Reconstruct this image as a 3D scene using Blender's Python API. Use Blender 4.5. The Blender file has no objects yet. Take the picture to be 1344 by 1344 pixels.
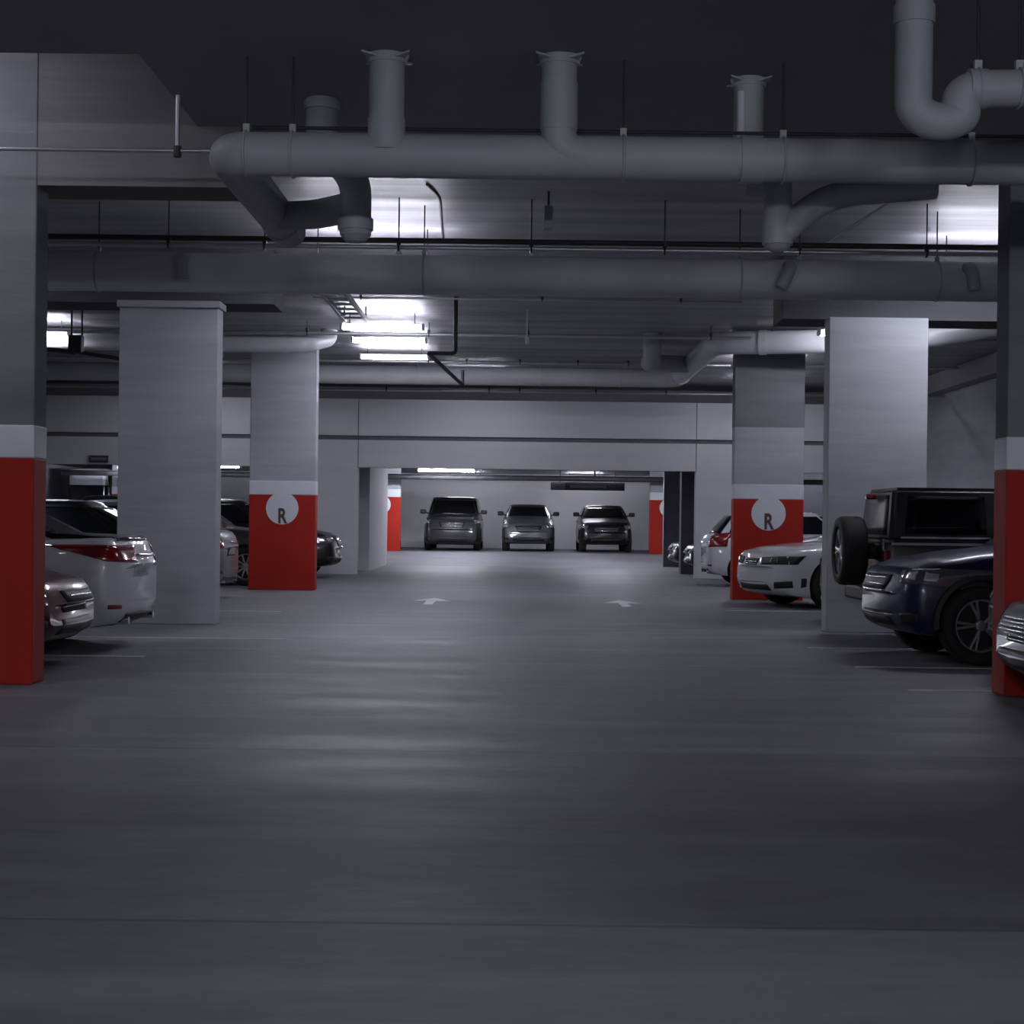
import bpy, bmesh, math, random
from mathutils import Vector, Matrix
from mathutils.bvhtree import BVHTree
random.seed(7)
S = bpy.context.scene
COL = S.collection
PI = math.pi

# ------------------------------------------------------------------ materials
def lin(c):
    return tuple(((x/255)/12.92 if x/255 <= .04045 else ((x/255+.055)/1.055)**2.4) for x in c) + (1,)

def mat(name, col, rough=.6, metal=0, col2=None, scale=(1, 1, 1), nscale=2.0, bump=0, bscale=40, coat=0, emit=None, estr=0, spec=.5, rough2=None, detail=6):
    m = bpy.data.materials.new(name); m.use_nodes = True
    nt = m.node_tree; b = nt.nodes['Principled BSDF']
    b.inputs['Base Color'].default_value = col if len(col) == 4 else (*col, 1)
    b.inputs['Roughness'].default_value = rough; b.inputs['Metallic'].default_value = metal
    b.inputs['Specular IOR Level'].default_value = spec
    b.inputs['Coat Weight'].default_value = coat; b.inputs['Coat Roughness'].default_value = .06
    tc = nt.nodes.new('ShaderNodeTexCoord')
    if emit:
        b.inputs['Emission Color'].default_value = (*emit, 1); b.inputs['Emission Strength'].default_value = estr
    if col2 or rough2:
        mp = nt.nodes.new('ShaderNodeMapping'); mp.inputs['Scale'].default_value = scale
        nt.links.new(tc.outputs['Object'], mp.inputs[0])
        n = nt.nodes.new('ShaderNodeTexNoise'); n.inputs['Scale'].default_value = nscale; n.inputs['Detail'].default_value = detail
        n.inputs['Roughness'].default_value = .62
        nt.links.new(mp.outputs[0], n.inputs['Vector'])
        r = nt.nodes.new('ShaderNodeMapRange'); r.inputs['From Min'].default_value = .32; r.inputs['From Max'].default_value = .68
        nt.links.new(n.outputs['Fac'], r.inputs[0])
        if col2:
            mx = nt.nodes.new('ShaderNodeMix'); mx.data_type = 'RGBA'
            mx.inputs[6].default_value = col if len(col) == 4 else (*col, 1); mx.inputs[7].default_value = col2 if len(col2) == 4 else (*col2, 1)
            nt.links.new(r.outputs[0], mx.inputs[0]); nt.links.new(mx.outputs[2], b.inputs['Base Color'])
        if rough2:
            r2 = nt.nodes.new('ShaderNodeMapRange'); r2.inputs['To Min'].default_value = rough; r2.inputs['To Max'].default_value = rough2
            nt.links.new(r.outputs[0], r2.inputs[0]); nt.links.new(r2.outputs[0], b.inputs['Roughness'])
    if bump:
        n2 = nt.nodes.new('ShaderNodeTexNoise'); n2.inputs['Scale'].default_value = bscale; n2.inputs['Detail'].default_value = 4
        mp2 = nt.nodes.new('ShaderNodeMapping'); mp2.inputs['Scale'].default_value = scale
        nt.links.new(tc.outputs['Object'], mp2.inputs[0]); nt.links.new(mp2.outputs[0], n2.inputs['Vector'])
        bp = nt.nodes.new('ShaderNodeBump'); bp.inputs['Strength'].default_value = bump; bp.inputs['Distance'].default_value = .01
        nt.links.new(n2.outputs['Fac'], bp.inputs['Height']); nt.links.new(bp.outputs[0], b.inputs['Normal'])
    return m

M = {}
M['concrete'] = mat('concrete', (.31, .325, .35), .85, col2=(.40, .415, .435), scale=(.25, .25, 2.2), nscale=1.6, bump=.25, bscale=9)
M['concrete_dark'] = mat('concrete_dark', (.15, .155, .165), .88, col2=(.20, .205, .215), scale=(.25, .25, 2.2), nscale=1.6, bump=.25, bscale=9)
M['beam_dark'] = mat('beam_dark', (.06, .06, .068), .9, col2=(.085, .085, .093), scale=(.2, .2, 3), nscale=1.5, bump=.2, bscale=7)  # darker copy of beam; its colour stands in for shade
M['pipe_pale_grey'] = mat('pipe_pale_grey', (.50, .51, .54), .5, col2=(.56, .57, .60), nscale=1.5, rough2=.6)
M['concrete_wall'] = mat('concrete_wall', (.52, .52, .55), .85, col2=(.60, .60, .63), scale=(.12, .3, 1.4), nscale=1.0, bump=.15, bscale=8)
M['ceiling'] = mat('ceiling', (.22, .215, .24), .62, col2=(.34, .335, .36), scale=(.12, 1.6, 1), nscale=1.3, bump=.3, bscale=5, rough2=.42)
M['soffit'] = mat('soffit', (.27, .262, .285), .85, col2=(.33, .322, .345), scale=(.5, .5, 1), nscale=.8, bump=.2, bscale=8)
M['beam'] = mat('beam', (.13, .125, .125), .85, col2=(.19, .185, .18), scale=(.2, .2, 3), nscale=1.5, bump=.3, bscale=7)
M['groove'] = mat('groove', (.13, .13, .15), .9, col2=(.10, .10, .115))
M['pale_wall'] = mat('pale_wall', (.55, .55, .57), .8, col2=(.62, .62, .64), scale=(.3, .3, .6), nscale=.9, bump=.1, bscale=10)
M['red'] = mat('red_paint', (.30, .016, .009), .7, col2=(.35, .020, .011), nscale=1.2, bump=.1, bscale=30, spec=.2)
M['white_paint'] = mat('white_paint', (.62, .65, .69), .6, col2=(.56, .59, .63), nscale=1.5, bump=.08, bscale=30)
M['letter'] = mat('letter_paint', (.07, .03, .035), .7, col2=(.09, .04, .045))
M['line'] = mat('road_paint', (.55, .56, .57), .7, col2=(.30, .31, .33), scale=(1.2, 4, 1), nscale=2.5)
M['arrow'] = mat('arrow_paint', (.80, .81, .84), .6, col2=(.55, .56, .58), scale=(3, 3, 1), nscale=3)
M['pipe'] = mat('pipe', (.33, .345, .365), .5, col2=(.38, .395, .41), nscale=1.5, rough2=.6)
M['pale_pipe'] = mat('pale_pipe', (.56, .57, .60), .45, col2=(.62, .63, .66), nscale=1.5)
M['dark_metal'] = mat('dark_metal', (.03, .03, .034), .6, .3, col2=(.045, .045, .05))
M['steel'] = mat('steel', (.55, .56, .58), .35, .8, col2=(.48, .49, .5))
M['housing'] = mat('light_housing', (.7, .7, .72), .5, col2=(.65, .65, .67))
LC = (.865, .875, 1.0)
M['tube'] = mat('lamp_tube', (.9, .9, .9), .4, emit=LC, estr=110)
M['tube_near'] = mat('lamp_tube_fill', (.9, .9, .9), .4, emit=LC, estr=600)
M['tube_dim'] = mat('lamp_tube_soft', (.9, .9, .9), .4, emit=LC, estr=70)
M['tube_far'] = mat('lamp_tube_far', (.9, .9, .9), .4, emit=LC, estr=370)
M['rubber'] = mat('rubber', (.012, .012, .013), .8, col2=(.018, .018, .019), nscale=6)
M['well'] = mat('wheel_well', (.006, .006, .007), .95, col2=(.008, .008, .009))
M['alloy'] = mat('alloy', (.42, .42, .44), .32, .85, col2=(.36, .36, .38))
M['dark_alloy'] = mat('dark_alloy', (.30, .30, .32), .4, .6, col2=(.25, .25, .27))
M['glass'] = mat('car_glass', (.006, .007, .009), .10, spec=.35, col2=(.008, .009, .011))
M['tint'] = mat('tinted_glass', (.008, .008, .010), .4, spec=.25, col2=(.010, .010, .012))
M['chrome'] = mat('chrome', (.75, .76, .78), .15, 1, col2=(.7, .71, .73))
M['black_trim'] = mat('black_trim', (.010, .010, .011), .55, col2=(.014, .014, .015))
M['lamp'] = mat('headlamp', (.10, .10, .112), .12, .3, col2=(.15, .15, .16), nscale=5, coat=1)
M['reflector'] = mat('lamp_reflector', (.8, .81, .84), .12, .6, col2=(.7, .71, .74))
M['tail'] = mat('tail_lamp', (.26, .006, .010), .15, coat=1, col2=(.12, .003, .006), nscale=7)
M['plate'] = mat('plate', (.6, .61, .64), .5, col2=(.5, .51, .54))
def paint(name, c, c2=None, metal=.2, rough=.35):
    return mat(name, c, rough, metal, col2=c2 or tuple(x*.9 for x in c), nscale=.8, coat=.45 if max(c) < .3 else 1, spec=.35)
P_WHITE = paint('pearl_paint', (.60, .62, .66), metal=0)
P_MAROON = paint('maroon_paint', (.075, .012, .016))
P_BLACK = paint('black_car_paint', (.010, .010, .012))
P_GREY = paint('grey_car_paint', (.035, .036, .041), metal=.2)
P_SILVER = paint('silver_car_paint', (.22, .225, .24), metal=.5)
P_STEEL = paint('steel_grey_car_paint', (.10, .102, .112), metal=.3)
P_BLUE = paint('navy_car_paint', (.010, .012, .060), metal=0)
P_OFF = paint('graphite_car_paint', (.035, .035, .040), metal=.3)
P_PALE = paint('pale_car_paint', (.42, .41, .43), metal=.3)

# floor: long streaks across the aisle, pour joints, one darker patch
def floor_mat():
    m = bpy.data.materials.new('floor_concrete'); m.use_nodes = True
    nt = m.node_tree; N = nt.nodes; Lk = nt.links; b = N['Principled BSDF']
    tc = N.new('ShaderNodeTexCoord')
    def noise(scale, ns, det=5, lo=.35, hi=.65):
        mp = N.new('ShaderNodeMapping'); mp.inputs['Scale'].default_value = scale; Lk.new(tc.outputs['Object'], mp.inputs[0])
        n = N.new('ShaderNodeTexNoise'); n.inputs['Scale'].default_value = ns; n.inputs['Detail'].default_value = det; Lk.new(mp.outputs[0], n.inputs['Vector'])
        r = N.new('ShaderNodeMapRange'); r.inputs[1].default_value = lo; r.inputs[2].default_value = hi; Lk.new(n.outputs['Fac'], r.inputs[0])
        return r.outputs[0]
    def math_(op, a, bb, clamp=False):
        n = N.new('ShaderNodeMath'); n.operation = op; n.use_clamp = clamp
        for i, v in enumerate((a, bb)):
            if isinstance(v, (int, float)): n.inputs[i].default_value = v
            else: Lk.new(v, n.inputs[i])
        return n.outputs[0]
    streak = noise((.30, 1.3, 1), 1.6); blot = noise((.22, .22, 1), 1.0, 4); fine = noise((2, 4, 1), 3.0)
    sep = N.new('ShaderNodeSeparateXYZ'); Lk.new(tc.outputs['Object'], sep.inputs[0])
    v = math_('ADD', .092, math_('MULTIPLY', streak, .050))
    v = math_('ADD', v, math_('MULTIPLY', blot, .050))
    v = math_('ADD', v, math_('MULTIPLY', fine, .016))
    worn = noise((.12, .9, 1), 2.6, 7, .52, .74)
    v = math_('ADD', v, math_('MULTIPLY', worn, .045))
    # soft-edged darker box right of centre, between the two nearest joints
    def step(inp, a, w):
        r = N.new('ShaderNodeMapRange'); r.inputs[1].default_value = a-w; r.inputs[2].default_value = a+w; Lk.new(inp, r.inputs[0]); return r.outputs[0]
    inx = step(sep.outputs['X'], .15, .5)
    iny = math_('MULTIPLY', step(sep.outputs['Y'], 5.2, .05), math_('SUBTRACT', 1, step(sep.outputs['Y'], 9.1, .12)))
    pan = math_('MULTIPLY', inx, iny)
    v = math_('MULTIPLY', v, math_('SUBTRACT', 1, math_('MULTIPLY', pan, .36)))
    # thin dark joints
    for y in (5.2, 9.1, 15.9, 22.6, 29.4, 36.0):
        d = math_('ABSOLUTE', math_('SUBTRACT', sep.outputs['Y'], y), 0)
        j = math_('LESS_THAN', d, .014)
        v = math_('MULTIPLY', v, math_('SUBTRACT', 1, math_('MULTIPLY', j, .35)))
    cb = N.new('ShaderNodeCombineColor')
    Lk.new(v, cb.inputs[0]); Lk.new(math_('MULTIPLY', v, 1.0), cb.inputs[1]); Lk.new(math_('MULTIPLY', v, 1.12), cb.inputs[2])
    Lk.new(cb.outputs[0], b.inputs['Base Color'])
    Lk.new(math_('ADD', .56, math_('MULTIPLY', streak, .12)), b.inputs['Roughness'])
    bp = N.new('ShaderNodeBump'); bp.inputs['Strength'].default_value = .10; bp.inputs['Distance'].default_value = .01
    b.inputs['Specular IOR Level'].default_value = .35
    Lk.new(math_('ADD', streak, fine), bp.inputs['Height']); Lk.new(bp.outputs[0], b.inputs['Normal'])
    return m
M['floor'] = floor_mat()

# ------------------------------------------------------------------ helpers
class MB:
    def __init__(s): s.bm = bmesh.new()
    def box(s, x0, x1, y0, y1, z0, z1, bevel=0):
        r = bmesh.ops.create_cube(s.bm, size=1)
        vs = r['verts']
        for v in vs:
            v.co = Vector(((x0+x1)/2 + v.co.x*(x1-x0), (y0+y1)/2 + v.co.y*(y1-y0), (z0+z1)/2 + v.co.z*(z1-z0)))
        if bevel:
            es = list({e for v in vs for e in v.link_edges})
            bmesh.ops.bevel(s.bm, geom=es, offset=bevel, segments=2, affect='EDGES', profile=.5)
        return s
    def ring(s, c, t, n, r, seg, ref):
        a = t.cross(ref)
        if a.length < 1e-4: a = t.cross(Vector((.31, .9, .2)))
        a.normalize(); b = t.cross(a).normalized()
        return [s.bm.verts.new(c + (a*math.cos(2*PI*i/seg) + b*math.sin(2*PI*i/seg))*r) for i in range(seg)]
    def tube(s, pts, r, seg=20, caps=True, fillet=0):
        pts = [Vector(p) for p in pts]
        if fillet and len(pts) > 2:
            out = [pts[0]]
            for i in range(1, len(pts)-1):
                p, a, b = pts[i], pts[i-1], pts[i+1]
                f = min(fillet, (a-p).length*.49, (b-p).length*.49)
                p0 = p+(a-p).normalized()*f; p1 = p+(b-p).normalized()*f
                for k in range(9):
                    u = k/8; out.append(p0*(1-u)**2 + p*2*u*(1-u) + p1*u*u)
            out.append(pts[-1]); pts = out
        rs = r if isinstance(r, (list, tuple)) else [r]*len(pts)
        prev = None; a = None
        for i, p in enumerate(pts):
            t = (pts[min(i+1, len(pts)-1)]-pts[max(i-1, 0)]).normalized()
            if a is None:
                a = t.cross(Vector((0, 0, 1)));
                if a.length < .05: a = t.cross(Vector((0, 1, 0)))
            a = (a - t*a.dot(t)).normalized(); b = t.cross(a)
            ring = [s.bm.verts.new(p+(a*math.cos(2*PI*k/seg)+b*math.sin(2*PI*k/seg))*rs[i]) for k in range(seg)]
            if prev:
                for k in range(seg): s.bm.faces.new((prev[k], prev[(k+1) % seg], ring[(k+1) % seg], ring[k]))
            elif caps: s.bm.faces.new(ring[::-1])
            prev = ring
        if caps: s.bm.faces.new(prev)
        return s
    def quadbox(s, pts, h):   # extruded polygon in xy between z and z+h
        lo = [s.bm.verts.new(Vector(p)) for p in pts]; hi = [s.bm.verts.new(Vector(p)+Vector((0, 0, h))) for p in pts]
        n = len(pts); s.bm.faces.new(lo[::-1]); s.bm.faces.new(hi)
        for i in range(n): s.bm.faces.new((lo[i], lo[(i+1) % n], hi[(i+1) % n], hi[i]))
        return s
    def build(s, name, m, parent=None, world=False, smooth=None, recentre=False):
        bmesh.ops.recalc_face_normals(s.bm, faces=s.bm.faces)
        loc = Vector((0, 0, 0))
        if parent is not None and world:
            o = parent
            while o is not None: loc += o.location; o = o.parent
            bmesh.ops.translate(s.bm, verts=s.bm.verts, vec=-loc)
        if recentre:
            mn = [min(v.co[i] for v in s.bm.verts) for i in range(3)]; mx = [max(v.co[i] for v in s.bm.verts) for i in range(3)]
            loc = Vector(((mn[0]+mx[0])/2, (mn[1]+mx[1])/2, mn[2]))
            bmesh.ops.translate(s.bm, verts=s.bm.verts, vec=-loc)
        me = bpy.data.meshes.new(name); s.bm.to_mesh(me); s.bm.free()
        ms = m if isinstance(m, (list, tuple)) else [m]
        for x in ms: me.materials.append(x)
        ob = bpy.data.objects.new(name, me); COL.objects.link(ob)
        if parent is not None: ob.parent = parent
        if recentre: ob.location = loc
        if smooth:
            for p in me.polygons: p.use_smooth = True
            try: me.set_sharp_from_angle(angle=math.radians(smooth))
            except Exception: pass
        return ob

def tag(o, label, cat, group=None, kind=None):
    o['label'] = label; o['category'] = cat
    if group: o['group'] = group
    if kind: o['kind'] = kind
    return o
def thing(name, loc, label, cat, group=None, rotz=0, kind=None):
    o = bpy.data.objects.new(name, None); COL.objects.link(o)
    o.location = loc; o.rotation_euler = (0, 0, rotz); o.empty_display_size = .1
    return tag(o, label, cat, group, kind)
def struct(mb, name, m, label=None, smooth=None):
    o = mb.build(name, m, recentre=False, smooth=smooth); o['kind'] = 'structure'
    if label: o['label'] = label
    o['category'] = name.split('_')[0].split('.')[0]
    return o
def text_bm(txt, size):
    cu = bpy.data.curves.new('t', 'FONT'); cu.body = txt; cu.size = size; cu.extrude = .004; cu.offset = .012; cu.align_x = 'CENTER'; cu.align_y = 'BOTTOM_BASELINE'
    ob = bpy.data.objects.new('t', cu); COL.objects.link(ob)
    dg = bpy.context.evaluated_depsgraph_get()
    me = bpy.data.meshes.new_from_object(ob.evaluated_get(dg))
    bm = bmesh.new(); bm.from_mesh(me)
    bpy.data.objects.remove(ob); bpy.data.curves.remove(cu); bpy.data.meshes.remove(me)
    return bm

# ------------------------------------------------------------------ the setting
EYE = 1.25
XL, XR = -11.6, 8.9
fl = MB()
prof = [(-14, 0), (46.5, 0), (51, .3), (61, .3), (61, -.3), (-14, -.3)]
a = [fl.bm.verts.new((-15.5, y, z)) for y, z in prof]; b = [fl.bm.verts.new((15.5, y, z)) for y, z in prof]
n = len(prof)
for i in range(n): fl.bm.faces.new((a[i], a[(i+1) % n], b[(i+1) % n], b[i]))
fl.bm.faces.new(a[::-1]); fl.bm.faces.new(b)
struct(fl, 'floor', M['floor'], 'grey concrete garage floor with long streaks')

ce = MB()
ce.box(XL-.3, XR+.3, 12.6, 40.6, 4.45, 4.75)
struct(ce, 'ceiling', M['ceiling'], 'board marked concrete ceiling over the parking aisle')
ce = MB()
ce.box(-2.42, XR+.3, -14, 13.3, 4.15, 4.44); ce.box(XL-.3, -2.42, -14, 10.5, 4.15, 4.44)
struct(ce, 'ceiling', M['soffit'], 'dark dropped ceiling slab nearest the viewer')
ce = MB(); ce.box(XL-.3, -2.42, 10.5, 12.6, 4.95, 5.2)
struct(ce, 'ceiling', M['soffit'], 'raised strip of ceiling above the left beam')
ce = MB(); ce.box(-15.3, 15.3, 38.9, 60.3, 2.95, 3.2)
struct(ce, 'ceiling', M['ceiling'], 'low ceiling of the back bay')

# cross wall with three openings, built in panels with a groove between
Yw = 38.5; ZG0, ZG1 = 3.09, 3.19; ZL = 2.46; ZT = 4.03
w = MB()
segs = [(-11.0, -4.9), (-3.71, 4.02), (5.15, 8.6)]
piers = [(XL, -11.0), (-4.9, -3.73), (4.04, 5.15), (8.6, XR)]
edges = [XL, -8.6, -3.73, 4.04, XR]
for i in range(4):
    x0, x1 = edges[i]+.008, edges[i+1]-.008
    w.box(x0, x1, Yw, Yw+.35, ZG1, ZT)
for i in range(4):
    x0, x1 = edges[i]+.008, edges[i+1]-.008
    w.box(x0, x1, Yw, Yw+.35, ZL, ZG0)
for x0, x1 in piers: w.box(x0, x1, Yw, Yw+.35, 0, ZL)
struct(w, 'wall_back', M['concrete_wall'], 'pale concrete cross wall with wide low openings')
g = MB(); g.box(XL, XR, Yw+.06, Yw+.34, ZG0-.02, ZG1+.02); g.box(-3.74, -3.70, Yw+.05, Yw+.34, ZL, ZT); g.box(4.01, 4.06, Yw+.05, Yw+.34, ZL, ZT)
struct(g, 'trim_1', M['groove'], 'dark recessed groove running along the cross wall')
g = MB(); g.box(XL, XR, 40.3, 40.6, ZT-.3, 4.5); g.box(XL, XR, Yw+.35, 40.4, ZT-.35, ZT-.3)
struct(g, 'trim_2', M['soffit'], 'dark gap above the cross wall')

w = MB(); w.box(XL-.3, XL, -14, 39, 0, 5.2); struct(w, 'wall_left', M['concrete'], 'left side wall of the garage')
w = MB(); w.box(XR, XR+.3, -14, 39, 0, 4.5); struct(w, 'wall_right', M['concrete'], 'right side wall of the garage')
w = MB(); w.box(XR-.3, XR, 13.4, 38.4, 4.06, 4.44); struct(w, 'trim_3', M['soffit'], 'dark longitudinal beam along right wall')
w = MB(); w.box(XL-.3, XR+.3, -14.3, -14, 0, 5.2); struct(w, 'wall_front', M['concrete'], 'wall behind the viewer')
# back bay
w = MB(); w.box(-15.3, 15.3, 60, 60.3, 0, 3.1)
struct(w, 'wall_far', M['pale_wall'], 'white end wall behind the parked cars')
w = MB(); w.box(-15.6, -15.3, 38.9, 60.3, 0, 3.1); struct(w, 'wall_far_left', M['pale_wall'], 'left wall of the back bay')
w = MB(); w.box(15.3, 15.6, 38.9, 60.3, 0, 3.1); struct(w, 'wall_far_right', M['pale_wall'], 'right wall of the back bay')
w = MB(); w.box(-4.0, -3.71, 41.4, 47, 0, 2.94); w.box(-4.9, -4.6, 38.86, 41.4, 0, 2.94); w.box(-4.6, -4.0, 41.4, 41.7, 0, 2.94)
struct(w, 'wall_passage_left', M['concrete_wall'], 'side wall left of the middle opening')
w = MB(); w.box(4.02, 4.5, 41.7, 42.2, 0, 2.94); w.box(4.04, 15, 47.0, 47.3, 0, 2.94); w.box(8.9, 9.2, 38.86, 47, 0, 2.94)
struct(w, 'wall_passage_right', M['groove'], 'dark stub wall right of the middle opening')

# beams over the pillar rows
bm_ = MB(); bm_.box(XL, -2.1, 12.41, 12.95, 3.70, 4.95); struct(bm_, 'ceiling_beam', M['beam'], 'board marked beam above the nearest left pillar')
bm_ = MB(); bm_.box(3.95, XR, 12.73, 13.9, 3.60, 4.45); struct(bm_, 'ceiling_beam', M['beam'], 'beam above the nearest right pillar')
bm_ = MB(); bm_.box(XL, -2.95, 19.9, 20.7, 3.80, 4.45); struct(bm_, 'ceiling_beam', M['beam_dark'], 'beam above the plain left pillar')
bm_ = MB(); bm_.box(3.1, XR, 19.9, 20.7, 3.70, 4.45); struct(bm_, 'ceiling_beam', M['beam_dark'], 'beam above the plain right pillar')

# ------------------------------------------------------------------ pillars
def pillar(x0, y0, z0, z1, painted, label, depth=.32, shaft='concrete', dark=None, disc=True, cap=False, flip=False, w=1.16):
    x1 = x0+w
    t = thing('concrete_pillar', ((x0+x1)/2, y0+depth/2, z0), label, 'pillar', 'concrete pillars along the aisle', kind='thing')
    MB().box(x0, x1, y0, y0+depth, z0, z1, .012).build('shaft', M[shaft], t, True)
    if dark:  # thin sleeve, darker than the shaft below it
        q = MB().box(x0-.003, x1+.003, y0-.003, y0+depth+.003, z0+dark, z1, .012).build('upper_shaft', M['concrete_dark'], t, True); q['label'] = 'darker upper shaft'
    e = .004
    if painted:
        r = MB().box(x0-e, x1+e, y0-e, y0+depth+e, z0+.002, z0+1.68, .012).build('red_panel', M['red'], t, True); r['label'] = 'red painted lower panel'
        r = MB().box(x0-e*1.4, x1+e*1.4, y0-e*1.4, y0+depth+e*1.4, z0+1.68, z0+1.925, .012).build('white_band', M['white_paint'], t, True); r['label'] = 'white painted band'
        if disc:
            xc = (x0+x1)/2; zc = z0+1.44
            d = MB().tube([(xc, y0-.012, zc), (xc, y0+.002, zc)], .285, 48).build('sign_disc', M['white_paint'], t, True, smooth=40); d['label'] = 'round white sign with letter R'
            bm = text_bm('R', .36)
            mb = MB(); mb.bm.free(); mb.bm = bm
            bmesh.ops.rotate(bm, verts=bm.verts, cent=(0, 0, 0), matrix=Matrix.Rotation(PI/2, 3, 'X'))
            bmesh.ops.scale(bm, verts=bm.verts, vec=(.72, 1, 1.0))
            bmesh.ops.translate(bm, verts=bm.verts, vec=(xc, y0-.013, zc-.255))
            mb.build('letter', M['letter'], d, True)
    if cap:
        MB().box(x0-.02, x1+.03, y0-.06, y0+depth+.04, z1-.085, z1-.005, .008).build('cap', M['concrete'], t, True)
    return t
XPL, XPR = -3.60-1.16, 3.60
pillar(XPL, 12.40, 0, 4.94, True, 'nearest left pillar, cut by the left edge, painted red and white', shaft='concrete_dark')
pillar(XPL+.04, 19.65, 0, 3.795, False, 'bare grey concrete pillar left of the aisle, beside the white sedan', cap=True)
pillar(XPL, 29.5, 0, 4.45, True, 'red and white pillar with round R sign on the left of the aisle')
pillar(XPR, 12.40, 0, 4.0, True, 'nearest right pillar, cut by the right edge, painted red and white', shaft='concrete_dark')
pillar(XPR, 19.62, 0, 3.695, False, 'bare grey concrete pillar on the right, behind the spare wheel')
pillar(XPR-.04, 27.9, 0, 4.45, True, 'red and white R sign pillar behind the white coupe on the right', dark=2.87)
pillar(-3.71-1.16, 52, .3, 2.95, True, 'distant red pillar left of the minivan in the back bay')
pillar(4.04, 52, .3, 2.95, True, 'distant red pillar right of the three parked cars in the back bay')
pillar(-12.9, 53, .3, 2.95, True, 'distant red pillar beside the white van at far left')
pillar(9.2, 53, .3, 2.95, True, 'distant pillar glimpsed between the two right pillars')

# ------------------------------------------------------------------ floor marks
def line(x0, x1, y, label, w=.10):
    o = MB().box(x0, x1, y-w/2, y+w/2, .0005, .004).build('parking_line', M['line'], recentre=True)
    tag(o, label, 'parking line', 'painted bay lines')
line(-8.5, -3.35, 15.05, 'worn bay line on the floor behind the nearest left pillar')
line(-8.5, -2.4, 17.4, 'bay line running under the white sedan, left side')
line(2.95, 8.5, 17.1, 'bay line under the far side of the navy car')
line(2.98, 8.5, 14.85, 'bay line just in front of the navy car')
line(2.98, 8.5, 12.79, 'bay line ending at the nearest right pillar')
line(-8.5, -3.2, 22.6, 'faint bay line behind the bare left pillar')
line(3.0, 8.5, 24.3, 'faint bay line in front of the white coupe')
def arrow(x, y, label):
    m_ = MB()
    m_.quadbox([(x-.07, y-1.0, .001), (x+.07, y-1.0, .001), (x+.07, y+.3, .001), (x-.07, y+.3, .001)], .004)
    m_.quadbox([(x-.30, y+.1, .001), (x+.30, y+.1, .001), (x, y+1.1, .001)], .004)
    o = m_.build('floor_arrow', M['arrow'], recentre=True); tag(o, label, 'road marking', 'painted floor arrows')
arrow(-1.36, 26.0, 'white arrow painted on the left lane of the floor')
arrow(1.62, 26.0, 'white arrow painted on the right lane of the floor')

# ------------------------------------------------------------------ lights
def lamp(x, y, z, label, tube='tube', L=1.25, top=None):
    t = thing('fluorescent_light', (x, y, z), label, 'light', 'fluorescent ceiling lights', kind='thing')
    mb = MB(); mb.box(x-L/2, x+L/2, y-.035, y+.035, z+.02, z+.07, .006)
    mb.build('housing', M['housing'], t, True)
    for dy in (-.06, .06):
        MB().tube([(x-L/2+.02, y+dy, z), (x+L/2-.02, y+dy, z)], .019, 12).build('tube', M[tube], t, True, smooth=50)
    for sx in (-1, 1):
        MB().box(x+sx*L/2-.02, x+sx*L/2+.02, y-.085, y+.085, z-.025, z+.075, .006).build('end_cap', M['housing'], t, True)
    if top:
        for sx in (-.4, .4): MB().tube([(x+sx*L, y, z+.06), (x+sx*L, y, top+.01)], .008, 8).build('hanger_rod', M['dark_metal'], t, True)
    return t
lamp(-1.65, 18.4, 4.055, 'fluorescent light hidden behind the second pipe, over the aisle', top=4.45, L=1.5)
lamp(5.25, 18.4, 4.055, 'fluorescent light over the bays at right, behind the second pipe', top=4.45, L=1.5)
lamp(-7.9, 18.4, 4.055, 'fluorescent light over the left bays', top=4.45, L=1.5)
lamp(-2.15, 25.8, 4.20, 'bright fluorescent strip light above the aisle, nearest visible one', top=4.45)
lamp(5.2, 25.8, 4.20, 'fluorescent strip light beside the bare right pillar', top=4.45)
lamp(-8.0, 27.3, 4.20, 'fluorescent strip light at far left between the pillars', top=4.45)
lamp(-2.25, 28.4, 4.28, 'second fluorescent strip light above the aisle, farther back', top=4.45)
lamp(-2.35, 31.0, 4.25, 'third fluorescent strip light above the aisle, just before the pale pipe', top=4.45)
lamp(4.6, 31.6, 4.20, 'fluorescent strip light beside the right R sign pillar top', top=4.45)
lamp(-2.2, 50.0, 2.74, 'long fluorescent light inside the middle opening', 'tube_far', L=1.7, top=2.95)
lamp(-8.65, 48.0, 2.72, 'fluorescent light glimpsed left of the red R sign pillar', 'tube_far', top=2.95)
lamp(2.6, 47.4, 2.87, 'added unseen fluorescent light over the passage behind the cross wall', 'tube_far', top=2.95)  # added behind the lintel to light the end wall and pillars
lamp(-1.9, 57.6, 2.715, 'added hidden fluorescent light close to the end wall, above the minivan', 'tube_dim', top=2.95)  # added pair, hidden behind the dark line, brightening the end wall
lamp(2.2, 57.6, 2.715, 'added hidden fluorescent light close to the end wall, above the two parked cars', 'tube_dim', top=2.95)
lamp(8.2, 45.6, 2.80, 'added unseen fluorescent light behind the gap between the two right pillars', 'tube_dim', top=2.95)  # added out of sight so the right opening is not black
lamp(-11.5, 50.5, 2.74, 'fluorescent light over the white van', 'tube_far', top=2.95)
lamp(8.5, 50.5, 2.74, 'fluorescent light over the far right bay', 'tube_far', top=2.95)
for x in (-7.0, -1.0, 5.2): lamp(x, 36.0, 4.30, 'added unseen fluorescent light tucked between the far pale pipe and the cross wall, %s' % {-7.0: 'left', -1.0: 'middle', 5.2: 'right'}[x], 'tube_dim', top=4.45)  # hidden row added to wash the cross wall with light
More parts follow.
